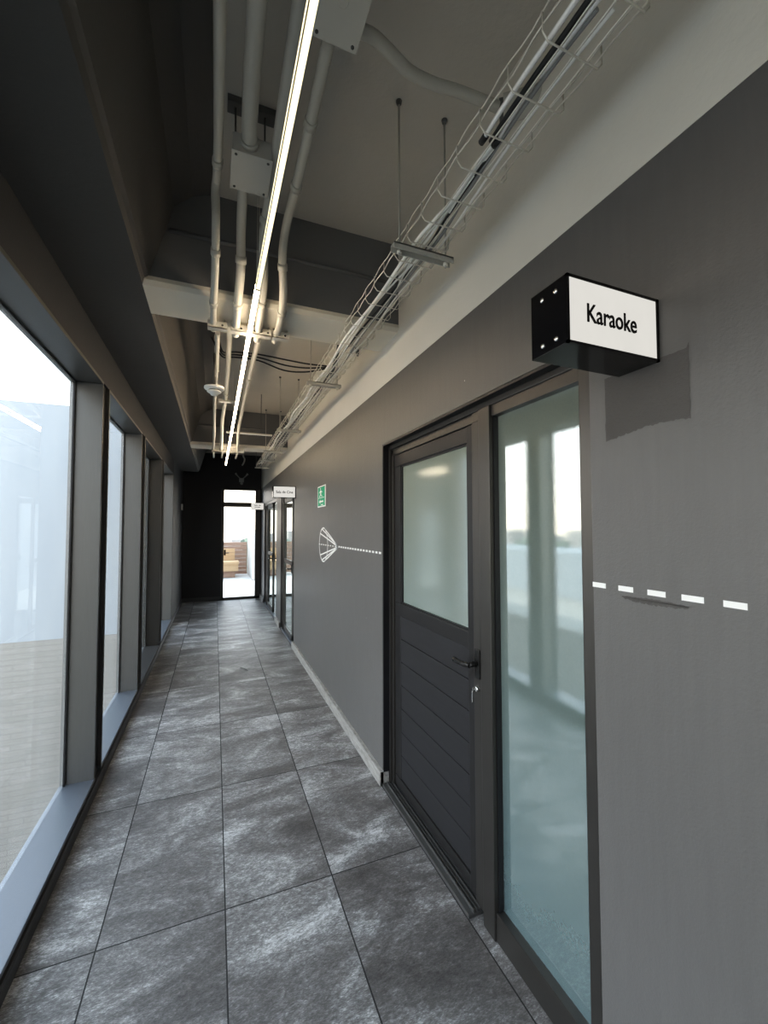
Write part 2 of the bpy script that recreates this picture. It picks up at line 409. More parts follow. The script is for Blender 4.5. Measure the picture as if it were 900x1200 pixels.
# ------------------------------------------------------------------ windows on the left
for i, (a, c) in enumerate(WIN):
    w = thing('window_%d' % (i+1), 'tall aluminium framed window, %s' % ['first', 'second', 'third', 'fourth', 'nearest in view', 'second in view', 'third in view', 'farthest in view'][i], 'window', (XL, (a+c)/2, .1), kind='structure')
    def fr(b):
        x0, x1 = -.80, -.634
        box(b, (x0, c, .1), (x1, c+.02, ZHEAD), .002); box(b, (x0, a-.02, .1), (x1, a, ZHEAD), .002)
        box(b, (x0, a-.02, ZHEAD), (x1, c+.02, ZHEAD+.018), .002)
        for q, s in ((a, 1), (c, -1)): box(b, (XG-.02, q, .115), (XG+.006, q+s*.012, ZHEAD))
        box(b, (XG-.02, a, ZHEAD-.012), (XG+.006, c, ZHEAD))
    one('window_frame', fr, 'alu', w)
    one('window_sill', lambda b: box(b, (-.80, a-.02, .084), (-.632, c+.02, .102), .003), 'sill', w)
    g = pane('glass_pane', a, c, .1, ZHEAD, XG-.008, 'glass', w)
    pane('dust_film', a+.012, c-.012, .102, ZHEAD-.012, XG-.005, 'film', w)
    def gk(b):
        for q, s in ((a, 1), (c, -1)): box(b, (XG-.004, q+s*.0121, .102), (XG+.004, q+s*.018, ZHEAD-.012))
    one('gasket', gk, 'black', w)

# ------------------------------------------------------------------ door 1: karaoke
d1 = thing('door_1', 'dark aluminium door with rippled glass sidelight under the Karaoke sign', 'door', (XD, 1.62, 0), kind='structure')
ya0, ya1 = .85, 2.405
GY0, GY1 = .905, 1.352       # sidelight glass
MY1 = 1.487                  # mullion far edge
def f1(b):
    x0, x1 = XD-.012, XD+.07
    box(b, (x0-.02, ya0, 0), (x1, GY0, DH), .003)                    # near jamb
    box(b, (x0, ya1-.03, 0), (x1, ya1, DH), .003)
    box(b, (x0+.012, ya1-.055, 0), (x1, ya1-.03, DH-.03), .003)
    box(b, (x0+.022, ya1-.075, 0), (x1, ya1-.055, DH-.05), .002)
    box(b, (x0, ya0, DH-.035), (x1, ya1, DH), .003)
    box(b, (x0+.012, MY1-.03, DH-.075), (x1, ya1-.03, DH-.035), .003)
    box(b, (x0+.004, ya0, DH-.08), (x1, MY1, DH-.034), .003)
    box(b, (x0, GY0-.002, 0), (x1, GY1+.02, .105), .003)             # sidelight bottom rail
one('door_frame', f1, 'dooralu', d1)
def mu(b):
    box(b, (XD-.02, GY1, 0), (XD+.07, 1.425, DH-.035), .004)
    box(b, (XD-.012, 1.426, .04), (XD+.07, MY1-.002, DH-.075), .004)
one('mullion', mu, 'dooralu', d1)
one('reveal', lambda b: (box(b, (XR+.001, ya1-.012, .08), (XD, ya1-.001, DH-.001)), box(b, (XR+.001, ya0, DH-.012), (XD, ya1, DH-.001))), 'black', d1)
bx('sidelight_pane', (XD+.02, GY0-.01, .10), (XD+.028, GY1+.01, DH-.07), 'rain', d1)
def gkk(b):
    box(b, (XD-.002, GY1-.006, .105), (XD+.02, GY1, DH-.08)); box(b, (XD-.002, GY0, .105), (XD+.02, GY0+.004, DH-.08))
one('glazing_gasket', gkk, 'black', d1)
LY0, LY1 = MY1, 2.33
leaf = one('door_leaf', lambda b: (
    box(b, (XD-.004, LY0, .045), (XD+.04, LY0+.05, 2.0), .003),
    box(b, (XD+.004, LY1-.075, .045), (XD+.04, LY1, 2.0), .003),
    box(b, (XD, LY0, 1.93), (XD+.04, LY1, 2.0), .003),
    box(b, (XD, LY0, 1.04), (XD+.04, LY1, 1.115), .004),
    box(b, (XD, LY0, .045), (XD+.04, LY1, .10), .003)), 'darkalu', d1)
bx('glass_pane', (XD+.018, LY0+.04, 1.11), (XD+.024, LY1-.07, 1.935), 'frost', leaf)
one('glass_bead', lambda b: (
    box(b, (XD+.008, LY1-.088, 1.115), (XD+.02, LY1-.076, 1.93)),
    box(b, (XD+.008, LY0+.05, 1.112), (XD+.02, LY1-.076, 1.122)),
    box(b, (XD+.008, LY0+.05, 1.922), (XD+.02, LY1-.076, 1.93))), 'black', leaf)
def pk(b):
    z = 1.04; h = .134
    while z > .11:
        z0 = max(z-h, .1); box(b, (XD+.006, LY0+.045, z0+.0015), (XD+.03, LY1-.07, z-.0015), .003); z -= h
one('plank_panel', pk, 'panel', leaf)
def hd(b):
    lathe(b, [(.0, 0), (.016, 0), (.018, .006), (.018, .0)], (0, 0, 0), 'X', 4) if False else None
    box(b, (XD-.018, 1.437, .945), (XD-.011, 1.472, 1.062), .0034)
    tube(b, [(XD-.014, 1.455, 1.004), (XD-.058, 1.455, 1.004)], .011, 14)
    tube(b, smooth([(XD-.056, 1.447, 1.004), (XD-.060, 1.47, 1.003), (XD-.060, 1.51, .998), (XD-.056, 1.57, .996)], 4), [.0105]*4+[.0105]*9, 14)
one('door_handle', hd, 'handle', leaf)
def kc(b):
    lathe(b, [(.012, 0), (.012, -.012), (.009, -.016)], (XD-.012, 1.452, .905), 'X', 18)
    box(b, (XD-.04, 1.4505, .895), (XD-.02, 1.4535, .914), .0008)
    box(b, (XD-.044, 1.449, .855), (XD-.040, 1.455, .9), .001)
one('key_cylinder', kc, 'steel', leaf)
def th(b):
    box(b, (.955, MY1-.02, 0), (XD+.06, ya1, .016), .003)
    for k in range(4): box(b, (.978+k*.016, MY1-.02, .016), (.983+k*.016, ya1-.03, .030-.003*(k % 2)), .001)
one('threshold_track', th, 'alu', d1)

# doors 2 and 3
def far_door(nm, a, c, lab, leaf_a, leaf_c, XD=.985):
    d = thing(nm, lab, 'door', (XD, (a+c)/2, 0), kind='structure')
    def f(b):
        x0, x1 = XD-.012, XD+.07
        box(b, (x0, a, 0), (x1, a+.018, DH), .003); box(b, (x0, c-.05, 0), (x1, c, DH), .003)
        box(b, (x0, a, DH-.06), (x1, c, DH), .003)
        box(b, (x0, leaf_c, 0), (x1, leaf_c+.05, DH), .003)
    one('door_frame', f, 'dooralu', d)
    one('reveal', lambda b: (box(b, (XR+.001, c-.05, 0), (XD, c-.001, DH-.001)), box(b, (XR+.001, a, DH-.012), (XD, c, DH-.001))), 'black', d)
    one('threshold_track', lambda b: box(b, (.962, a, 0), (XD+.06, c, .02), .003), 'sill', d)
    lf = one('door_leaf', lambda b: (
        box(b, (XD, leaf_a, .03), (XD+.04, leaf_a+.06, 2.02), .003), box(b, (XD, leaf_c-.06, .03), (XD+.04, leaf_c, 2.02), .003),
        box(b, (XD, leaf_a, 1.94), (XD+.04, leaf_c, 2.02), .003), box(b, (XD, leaf_a, 1.04), (XD+.04, leaf_c, 1.10), .003),
        box(b, (XD, leaf_a, .03), (XD+.04, leaf_c, .1), .003)), 'alu', d)
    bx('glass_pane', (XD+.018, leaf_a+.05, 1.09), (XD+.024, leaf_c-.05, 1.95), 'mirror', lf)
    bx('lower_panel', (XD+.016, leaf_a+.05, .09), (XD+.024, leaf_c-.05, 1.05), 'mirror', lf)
    def h(b):
        box(b, (XD-.012, leaf_a+.015, .94), (XD, leaf_a+.045, 1.06), .003)
        tube(b, [(XD-.01, leaf_a+.03, 1.0), (XD-.055, leaf_a+.03, 1.0)], .010, 10)
        tube(b, [(XD-.055, leaf_a+.02, 1.0), (XD-.055, leaf_a+.14, .998)], .010, 10)
    one('door_handle', h, 'handle', lf)
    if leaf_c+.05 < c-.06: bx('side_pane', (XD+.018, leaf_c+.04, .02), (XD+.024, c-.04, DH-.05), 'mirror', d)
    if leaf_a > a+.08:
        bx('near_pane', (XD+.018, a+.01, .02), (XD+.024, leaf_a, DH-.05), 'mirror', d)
far_door('door_2', 5.53, 6.72, 'glazed aluminium door under the Sala de Cine sign', 5.75, 6.55)
far_door('door_3', 7.22, 9.1, 'farthest glazed door on the right wall by the end wall', 7.85, 8.7)

# ------------------------------------------------------------------ lettering
def text_mesh(s, width, height_x, thick=.0012, bold=0.0):
    cu = bpy.data.curves.new('lettering', 'FONT'); cu.body = s; cu.align_x = 'CENTER'; cu.align_y = 'CENTER'
    cu.size = 1; cu.extrude = .01; cu.offset = bold; cu.space_line = .95
    to = bpy.data.objects.new('tmp', cu); col.objects.link(to)
    dg = bpy.context.evaluated_depsgraph_get(); dg.update()
    me = bpy.data.meshes.new_from_object(to.evaluated_get(dg))
    bpy.data.objects.remove(to)
    xs = [v.co.x for v in me.vertices]; ys = [v.co.y for v in me.vertices]
    sx = width/(max(xs)-min(xs)); cx = (max(xs)+min(xs))/2; cy = (max(ys)+min(ys))/2; sy = height_x/(max(ys)-min(ys))
    for v in me.vertices: v.co = Vector(((v.co.x-cx)*sx, (v.co.y-cy)*sy, v.co.z*thick/.01))
    return me
def sign(label, text, y, tw, thh, x0=.68, z0=1.948, z1=2.097, dep=.108, detail=True, dx=0):
    s = thing('projecting_sign', label, 'sign', (XR, y+dep/2, z0))
    x1 = XR-.001
    def cs(b):
        fr_ = .006
        box(b, (x0, y+.004, z0), (x1, y+dep, z1), .0015)
        box(b, (x0, y, z0), (x0+fr_, y+.006, z1)); box(b, (x1-fr_-.002, y, z0), (x1, y+.006, z1))
        box(b, (x0, y, z0), (x1, y+.006, z0+fr_)); box(b, (x0, y, z1-fr_), (x1, y+.006, z1))
    one('sign_case', cs, 'plastic_black', s)
    bx('sign_face', (x0+.006, y+.002, z0+.006), (x1-.008, y+.0045, z1-.006), 'signface', s)
    me = text_mesh(text, tw, thh, bold=.012)
    me.materials.clear(); me.materials.append(MT['plastic_black'])
    t = bpy.data.objects.new('lettering', me); col.objects.link(t); t.parent = s
    org = Vector(s['_org'])
    t.matrix_local = Matrix.Translation(Vector(((x0+x1)/2+dx, y+.0015, (z0+z1)/2))-org) @ Matrix.Rotation(PI/2, 4, 'X')
    if detail:
        for yy in (.028, .068):
            for zz in (.02, .125):
                one('bolt', lambda b: lathe(b, [(.0055, 0), (.0055, -.0015), (.003, -.003), (.001, -.0034)], (x0, y+yy+.004, z0+zz), 'X', 16), 'steel', s)
    return s
sign('black box sign with white face reading Karaoke above the near door', 'Karaoke', .649, .152, .041, dx=-.009)
sign('small black box sign reading Sala de Cine above the second door', 'Sala de Cine', 5.42, .215, .034, detail=False)
sign('farthest box sign with two small lines of text by the end door', 'Sala de\nJuntas', 9.2, .13, .075, x0=.70, detail=False)

# ------------------------------------------------------------------ wall graphics
X_ = XR-.0006
ds = [(695, 710, 685.0), (725, 742, 688.3), (759, 780, 693), (799, 825, 699), (848, 876, 706.5)]
labs = ['white painted dash beside the karaoke door frame', 'white painted dash second from the door frame', 'middle white dash of the row of five', 'white painted dash fourth from the door frame', 'rightmost and longest looking white dash on wall']
for (a, c, y), lb in zip(ds, labs):
    pa = px_(a, y, XR); pb = px_(c, y, XR)
    tag(one('painted_dash', lambda b: box(b, (X_-.0006, pb.y, 1.3975), (X_+.0006, pa.y, 1.4105)), 'white_paint', loc=(X_, (pa.y+pb.y)/2, 1.404)), lb, 'wall marking', 'dashes right of the karaoke door')
sh = thing('shuttlecock_drawing', 'white line drawing of a shuttlecock trailing dots on grey wall', 'wall drawing', (X_, 3.8, 1.4))
def line2(b, p, q, w):
    p = Vector(p); q = Vector(q); d = (q-p).normalized(); n = Vector((-d.y, d.x))*w/2
    A = [bm_v(b, p+n), bm_v(b, q+n), bm_v(b, q-n), bm_v(b, p-n)]; b.faces.new(A)
def bm_v(b, p): return b.verts.new((X_-.0004, p.x, p.y))
EYC, EYR, EZC, EZR = 3.925, .165, 1.400, .160
AP = (3.40, 1.400)
def shc(b):
    N = 48; P = [(EYC+EYR*math.cos(2*PI*k/N), EZC+EZR*math.sin(2*PI*k/N)) for k in range(N)]
    for k in range(N): line2(b, P[k], P[(k+1) % N], .013)
    for ang in (95, 130, 230, 265): 
        a = math.radians(180-ang) if False else math.radians(ang)
    for fy, fz in ((.35, .94), (.75, .66), (.75, -.66), (.35, -.94)):
        line2(b, AP, (EYC+EYR*fy, EZC+EZR*fz), .012)
    for fz in (.97, -.97): line2(b, AP, (EYC-EYR*.25, EZC+EZR*fz), .012)
one('cone_outline', shc, 'white_paint', sh)
y = 2.43
while y < 3.40:
    one('dot', lambda b: box(b, (X_-.0006, y, 1.3955), (X_+.0005, y+.034, 1.4085)), 'white_paint', sh); y += .062
y = 3.47
while y < 4.07:
    one('dot', lambda b: line2(b, (y, 1.4), (y+.04, 1.4), .010), 'white_paint', sh); y += .085

ex = thing('emergency_exit_sign', 'small green and white emergency exit sign on right wall', 'sign', (XR, 3.99, 1.77))
bx('sign_plate', (XR-.006, 3.835, 1.765), (XR-.0002, 4.148, 1.972), 'white_paint', ex, .001)
bx('green_field', (XR-.0068, 3.852, 1.776), (XR-.0055, 4.131, 1.961), 'green', ex)
def man(b):
    x = XR-.0072
    def pl(pts):
        vs = [b.verts.new((x, p[0], p[1])) for p in pts]; b.faces.new(vs)
    c = (4.02, 1.943); pl([(c[0]+.013*math.cos(k*PI/6), c[1]+.011*math.sin(k*PI/6)) for k in range(12)])
    pl([(4.04, 1.928), (4.0, 1.93), (3.99, 1.895), (4.03, 1.893)])
    pl([(4.03, 1.893), (4.01, 1.893), (3.955, 1.872), (3.96, 1.862)]); pl([(4.03, 1.893), (4.01, 1.888), (4.055, 1.862), (4.075, 1.868)])
    pl([(4.04, 1.925), (4.03, 1.915), (4.075, 1.9), (4.08, 1.91)]); pl([(4.0, 1.925), (4.0, 1.915), (3.955, 1.905), (3.95, 1.913)])
    pl([(3.87, 1.853), (4.11, 1.853), (4.11, 1.858), (3.87, 1.858)])
    pl([(3.91, 1.825), (4.03, 1.825), (4.03, 1.811), (3.91, 1.811)]); pl([(4.03, 1.84), (4.08, 1.818), (4.03, 1.796)])
    pl([(3.92, 1.79), (4.0, 1.79), (4.0, 1.782), (3.92, 1.782)])
one('running_figure_and_arrow', man, 'white_paint', ex)

# darker touch-up paint under the karaoke sign
def patch(b):
    pts = []; y0, y1 = .585, .800; z0, z1 = 1.80, 1.958; n = 40
    def jit(s): return random.uniform(-s, s)
    for k in range(n): pts.append((y1-(y1-y0)*k/n, z1+jit(.0012)))
    for k in range(14): pts.append((y0+jit(.0012), z1+.012*(1-k/14)-(z1-z0)*k/14))
    for k in range(n): pts.append((y0+(y1-y0)*k/n, z0+.012*math.sin(k/n*PI*.9)-.018*(k/n)+jit(.0028)))
    for k in range(14): pts.append((y1+jit(.001), z0-.012+(z1-z0)*k/14))
    b.faces.new([b.verts.new((X_-.0001, p[0], p[1])) for p in pts])
tag(one('paint_patch', patch, 'patch', loc=(X_, .69, 1.88)), 'dark rectangular touch-up paint patch below the Karaoke sign', 'paint patch')
def smear(b):
    n = 44; top = []; bot = []
    for k in range(n):
        y = .765-(.765-.60)*k/(n-1); e = math.sin(PI*k/(n-1))**.5
        top.append((y, 1.383+.006*e+random.uniform(-.0012, .0012))); bot.append((y, 1.383-.008*e+random.uniform(-.002, .002)))
    b.faces.new([b.verts.new((X_-.0001, p[0], p[1])) for p in top+bot[::-1]])
tag(one('paint_smear', smear, 'patch', loc=(X_, .68, 1.383)), 'thin dark paint smear just beneath the white dashes', 'paint patch')

# ------------------------------------------------------------------ LED line (ceiling and its fittings, through to the hose: scaled about the camera)
def led(name, p0, p1, m, lab):
    t = thing(name, lab, 'light', ((p0[0]+p1[0])/2, (p0[1]+p1[1])/2, p0[2]))
    def bd(b, w=.0082):
        prism(b, [(-w, 0), (w, 0), (w, .036), (-w, .036)], 'Y', 0, 1)
        for v in b.verts:
            s = v.co.y; v.co.x += p0[0]+(p1[0]-p0[0])*s; v.co.y = p0[1]+(p1[1]-p0[1])*s; v.co.z += p0[2]+.0024
    one('light_housing', bd, 'alu', t)
    def df(b, w=.0074):
        prism(b, [(-w, -.0036), (w, -.0036), (w+.0014, .0336), (-w-.0014, .0336)], 'Y', 0.001, .999)
        for v in b.verts:
            s = v.co.y; v.co.x += p0[0]+(p1[0]-p0[0])*s; v.co.y = p0[1]+(p1[1]-p0[1])*s; v.co.z += p0[2]
    one('light_diffuser', df, m, t)
    return t
L1 = led('linear_light', (.1824, -1.2, 2.592), (.1596, 1.836, 2.592), 'led2', 'near half of the slim linear ceiling light, softly lit')
L2 = led('linear_light', (.1596, 1.854, 2.592), (.1524, 7.26, 2.592), 'led', 'far brightly glowing linear light running to the corridor end')
for t, ys in ((L1, (-.96, 1.8)), (L2, (1.89, 4.56, 7.08))):
    for y in ys:
        one('suspension_wire', lambda b: tube(b, [(.1596, y, 2.628), (.1596, y, ZC)], .0014, 6), 'zinc', t)

# ------------------------------------------------------------------ conduits
def conduit(label, segs, r, m='pipe', rings=(), name='conduit_pipe', grp='conduits running along the ceiling'):
    pts = smooth(segs, 7)
    c = pts[len(pts)//2]
    t = thing(name, label, 'pipe', c)
    one('pipe_run', lambda b: tube(b, pts, r, 14), m, t)
    for q in rings:
        def rg(b, q=q):
            k = min(range(len(pts)), key=lambda i: abs(pts[i].y-q)); k = min(max(k, 0), len(pts)-2)
            d = (pts[k+1]-pts[k]).normalized()
            tube(b, [pts[k]-d*.0144, pts[k]+d*.0144], r*1.22, 14)
        one('coupling', rg, m, t)
    return t
ZP = 2.928
conduit('thin leftmost ceiling conduit, near stretch', [(-.0024, -1, ZP), (-.0036, 1.08, ZP), pz(255, 190, ZP), pz(252.5, 222, 2.904), pz(253, 260, 2.79), pz(252, 320, 2.688), pz(250, 360, 2.6616), pz(250, 386, 2.6568)], .0162, rings=(1.632, 1.86, 2.16))
conduit('thick conduit entering the square junction box', [(.0912, -1, ZP), (.0852, 1.08, ZP), pz(292.5, 182, 2.928)], .0258, rings=(1.488,))
conduit('conduit leaving the underside of the square junction box', [pz(285, 215, 2.916), pz(282.5, 270, 2.844), pz(282, 318, 2.724), pz(278, 362, 2.664), pz(276, 392, 2.6568)], .0198, rings=(1.92, 2.16))
conduit('conduit running just behind the linear light', [(.1896, -1, ZP), (.1884, 1.08, ZP), pz(321, 200, ZP), pz(309.5, 275, 2.856), pz(309, 330, 2.724), pz(305, 370, 2.664), pz(301, 398, 2.6568)], .0198, rings=(1.8, 2.1))
conduit('conduit dropping from the large box, right of the light', [pz(388, 36, ZP), pz(350, 207, ZP), pz(336, 262, 2.91), pz(331, 300, 2.808), pz(332, 345, 2.706), pz(329, 375, 2.664), pz(322, 400, 2.6568)], .0186, rings=(1.32, 1.608, 1.944, 2.16))
# beyond the first beam
conduit('thin left conduit beyond the first beam', [pz(255, 390, 2.724), pz(253.5, 440, 2.76), pz(251.5, 473, 2.748), pz(251, 510, 2.676), pz(249.5, 528, 2.6568)], .0144, 'pipe', rings=(3.36,))
conduit('middle conduit beyond the first beam', [pz(269, 380, 2.76), pz(267.5, 420, 2.784), pz(264.2, 467, 2.772), pz(260.5, 492, 2.724), pz(260, 510, 2.676), pz(259, 528, 2.6568)], .0186, rings=(3.96,))
conduit('right conduit beyond the first beam', [pz(303, 398, 2.724), pz(293.5, 436, 2.772), pz(283, 485, 2.772), pz(279.5, 505, 2.7), pz(278.5, 528, 2.6568)], .0174, rings=(3.48,))
# beyond second beam
for a, lb in ((-.036, 'left'), (.09, 'middle'), (.312, 'right')):
    conduit('far %s conduit stub past the second beam' % lb, [(a, 6.384, 2.676), (a, 6.84, 2.724), (a, 7.56, 2.76)], .015)

# junction boxes
def jbox(name, label, x0, x1, y0, y1, z0, z1, rods=True):
    t = thing(name, label, 'junction box', ((x0+x1)/2, (y0+y1)/2, z0))
    bx('box_body', (x0, y0, z0+.0036), (x1, y1, z1), 'box', t, .0048)
    bx('cover_plate', (x0-.0036, y0-.0036, z0), (x1+.0036, y1+.0036, z0+.0048), 'box', t, .0018)
    for sx, sy in ((x0+.012, y0+.012), (x1-.012, y1-.012), (x1-.012, y0+.012), (x0+.012, y1-.012)):
        one('screw', lambda b: lathe(b, [(.0048, 0), (.0048, -.0024), (.0024, -.0036)], (sx, sy, z0), 'Z', 10), 'pipe_dark', t)
    return t
a = pz(269, 190, 2.886); b_ = pz(308, 221, 2.886)
jb = jbox('junction_box', 'square grey junction box hung from the ceiling', .0408, .1752, 1.506, 1.68, 2.886, 2.958)
for x in (.054, .162):
    one('hanger_rod', lambda b: tube(b, [(x, 1.632, 2.952), (x, 1.632, ZC-.012)], .0034, 8), 'pipe_dark', jb)
one('hanger_channel', lambda b: (box(b, (.024, 1.608, ZC-.0264), (.204, 1.662, ZC), .0024)), 'pipe_dark', jb)
jb2 = jbox('pull_box', 'large grey pull box at the top beside the linear light', .222, .3456, .84, 1.0584, 2.88, 3.0)
one('knockout', lambda b: lathe(b, [(.0144, 0), (.0144, -.0012), (.012, -.0018)], (.282, .96, 2.88), 'Z', 20), 'box', jb2)
for y in (.888, 1.032): one('hanger_rod', lambda b: tube(b, [(.288, y, 2.988), (.288, y, ZC)], .0034, 8), 'pipe_dark', jb2)
# large conduit from pull box to the right soffit
P = [pz(412, 32, 2.94), pz(436, 42, 2.94), pz(456, 60, 2.946), pz(480, 84, 2.952), pz(508, 98, 2.964), pz(540, 108, 2.976), pz(592, 129, 2.988)]
conduit('bent flexible conduit from the pull box to the round fitting', P, .0174, rings=(), m='pipe')
fa = pz(590, 128, 2.988); fb = pz(652, 110, 2.988)
t = thing('conduit_fitting', 'fat round grey conduit fitting behind the wire tray', 'pipe fitting', fa)
one('fitting_body', lambda b: tube(b, [fa, fb], .0408, 20), 'pipe', t)
one('fitting_collar', lambda b: tube(b, [fa+(fb-fa)*.96, fb+(fb-fa)*.06], .048, 20), 'pipe_dark', t)
one('fitting_hub', lambda b: tube(b, [fa-(fb-fa)*.08, fa+(fb-fa)*.04], .0312, 16), 'pipe_dark', t)

# strut channels under the beams that carry the conduits
def strut(label, x0, x1, y, z=2.6304, slots=True, m='box', name='strut_channel'):
    t = thing(name, label, 'bracket', ((x0+x1)/2, y, z))
    def s(b):
        box(b, (x0, y-.024, z), (x1, y-.0204, z+.036)); box(b, (x0, y+.0204, z), (x1, y+.024, z+.036)); box(b, (x0, y-.024, z), (x1, y+.024, z+.0036))
    one('channel', s, m, t)
    if slots:
        n = max(2, int((x1-x0)/.0336))
        for k in range(n):
            xx = x0+(k+.5)*(x1-x0)/n
            one('slot', lambda b: lathe(b, [(.006, 0), (.006, -.0007)], (xx, y-.0245, z+.0168), 'Y', 10), 'black', t)
    for xx in (x0+.0096, x1-.0096): one('support_rod', lambda b: tube(b, [(xx, y, z+.0024), (xx, y, 2.688)], .0048, 8), 'zinc', t)
    return t
strut('short slotted channel holding the left conduit under first beam', -.0504, .048, 2.382)
strut('long slotted channel holding middle conduits under first beam', .066, .2784, 2.382)
strut('short slotted channel holding the right conduit under first beam', .2856, .378, 2.382)
strut('slotted channel under the second beam holding thin conduits', -.06, .144, 6.24, slots=False)
strut('slotted channel under the second beam, right piece', .18, .372, 6.24, slots=False)
bx_ = thing('conduit_clamp', 'small grey clamp bar on the middle conduit', 'bracket', (.036, 3.96, 2.748))
a = pz(256, 470, 2.748)
one('clamp_bar', lambda b: box(b, (a.x, a.y-.024, 2.742), (a.x+.156, a.y+.024, 2.766), .0036), 'box', bx_)
one('hanger_rod', lambda b: tube(b, [(a.x+.078, a.y, 2.76), (a.x+.078, a.y, ZC)], .0036, 6), 'pipe_dark', bx_)

# ------------------------------------------------------------------ smoke detector
c = py_(251, 459, 2.988)
sd = thing('smoke_detector', 'round white smoke detector hanging below the left conduit', 'smoke detector', (c.x, c.y, c.z))
one('detector_base', lambda b: lathe(b, [(.024, .0336), (.0624, .0312), (.0648, .0216), (.06, .0144), (.0432, .0096)], c, 'Z', 32), 'plastic_white', sd)
one('detector_grille', lambda b: lathe(b, [(.036, .0108), (.036, -.0024), (.0312, -.0048)], c, 'Z', 24), 'pipe_dark', sd)
one('detector_head', lambda b: lathe(b, [(.0432, .0024), (.0456, -.0024), (.036, -.0096), (.0264, -.0144), (.0216, -.024), (.012, -.0264)], c, 'Z', 32), 'plastic_white', sd)
one('detector_stem', lambda b: tube(b, [(c.x, c.y, c.z+.0312), (c.x, c.y, 2.736)], .0096, 10), 'pipe_dark', sd)

# ------------------------------------------------------------------ wire basket tray
TX0, TX1, TZ0, TZ1 = .654, .828, 2.634, 2.694
wt = thing('wire_cable_tray', 'zinc wire basket cable tray hung along the right side', 'cable tray', (.744, 3.0, TZ0))
def long_wires(b, ya_, yb_, dz=0, x0=TX0, x1=TX1):
    n = int((yb_-ya_)/.036)
    for xx, zz in ((x0, TZ1), (x0+.0024, TZ1-.03), (x1, TZ1), (x1-.0024, TZ1-.03), (x0+.048, TZ0), (x0+.09, TZ0), (x1-.048, TZ0)):
        ph = random.random()*6
        am = .0031 if zz == TZ1 or zz == TZ1-.03 else .0007
        tube(b, [(xx+am*math.sin(k*1.35+ph), ya_+(yb_-ya_)*k/n, zz+dz+am*.6*math.cos(k*.45+ph)) for k in range(n+1)], .0025, 6)
one('longitudinal_wires', lambda b: long_wires(b, -1.2, 5.976), 'zinc', wt)
def cross_wires(b, ya_, yb_, dz=0, x0=TX0, x1=TX1):
    y = ya_
    while y < yb_:
        tube(b, [(x0-.0012, y, TZ1+dz), (x0-.0012, y, TZ0+.0144+dz), (x0+.012, y, TZ0-.0024+dz), (x1-.012, y, TZ0-.0024+dz), (x1+.0012, y, TZ0+.0144+dz), (x1+.0012, y, TZ1+dz)], .0023, 6)
        y += .1158
def wires(parent, ya_, yb_, dz=0):
    first = None; y = ya_
    while y < yb_:
        if first is None:
            first = one('cross_wire', lambda b: cross_wires(b, ya_, ya_+.06, dz), 'zinc', parent)
        else:
            d = first.copy(); col.objects.link(d); d.parent = parent; d.location = (0, y-ya_, 0)
        y += .1158
wires(wt, -1.176, 5.94)
wt2 = thing('wire_cable_tray', 'short lower piece of wire tray near the end wall', 'cable tray', (.744, 6.84, TZ0-.024))
one('longitudinal_wires', lambda b: long_wires(b, 6.18, 7.56, -.024), 'zinc', wt2)
wires(wt2, 6.216, 7.56, -.024)
for y in (6.6, 7.44):
    for x in (.642, .84): one('hanger_rod', lambda b: tube(b, [(x, y, TZ0-.036), (x, y, ZC)], .0036, 6), 'pipe_dark', wt2)
    one('cross_bar', lambda b: box(b, (.624, y-.018, TZ0-.042), (.858, y+.018, TZ0-.0264), .0024), 'box', wt2)
# trapeze hangers
hl = ['nearest trapeze hanger under the wire tray', 'second trapeze hanger under the wire tray', 'third trapeze hanger under the wire tray', 'farthest trapeze hanger under the wire tray']
for i, y in enumerate((1.398, 2.976, 4.536, 5.88)):
    t = thing('trapeze_hanger', hl[i], 'hanger', (.732, y, 2.604), group='hangers of the wire tray')
    zt = ZC
    def chn(b):
        z = 2.6016; x0, x1 = .6036, .8592
        box(b, (x0, y-.0168, z+.0192), (x1, y+.0168, z+.024)); box(b, (x0, y-.0168, z), (x1, y-.0132, z+.024)); box(b, (x0, y+.0132, z), (x1, y+.0168, z+.024))
    one('channel', chn, 'box', t)
    for x in (.6324, .8316):
        rd = one('threaded_rod', lambda b: tube(b, [(x, y, 2.586), (x, y, zt)], .0038, 8), 'pipe', t)
        one('nut', lambda b: lathe(b, [(.0048, .0), (.0108, .0012), (.0108, .0108), (.0048, .012)], (x, y, 2.6016-.0072), 'Z', 6), 'zinc', rd)
        one('anchor', lambda b: lathe(b, [(.0048, -.0144), (.0096, -.012), (.012, 0)], (x, y, zt), 'Z', 10), 'pipe_dark', rd)
# long thin bar
t = thing('cross_rail', 'long thin rail crossing from the conduits to the tray', 'bracket', (.36, 5.22, 2.616))
one('rail', lambda b: box(b, (.108, 5.202, 2.688), (.636, 5.238, 2.706), .0024), 'zinc', t)
for x in (.24, .504): one('hanger_rod', lambda b: tube(b, [(x, 5.22, 2.694), (x, 5.22, ZC)], .0036, 6), 'pipe_dark', t)

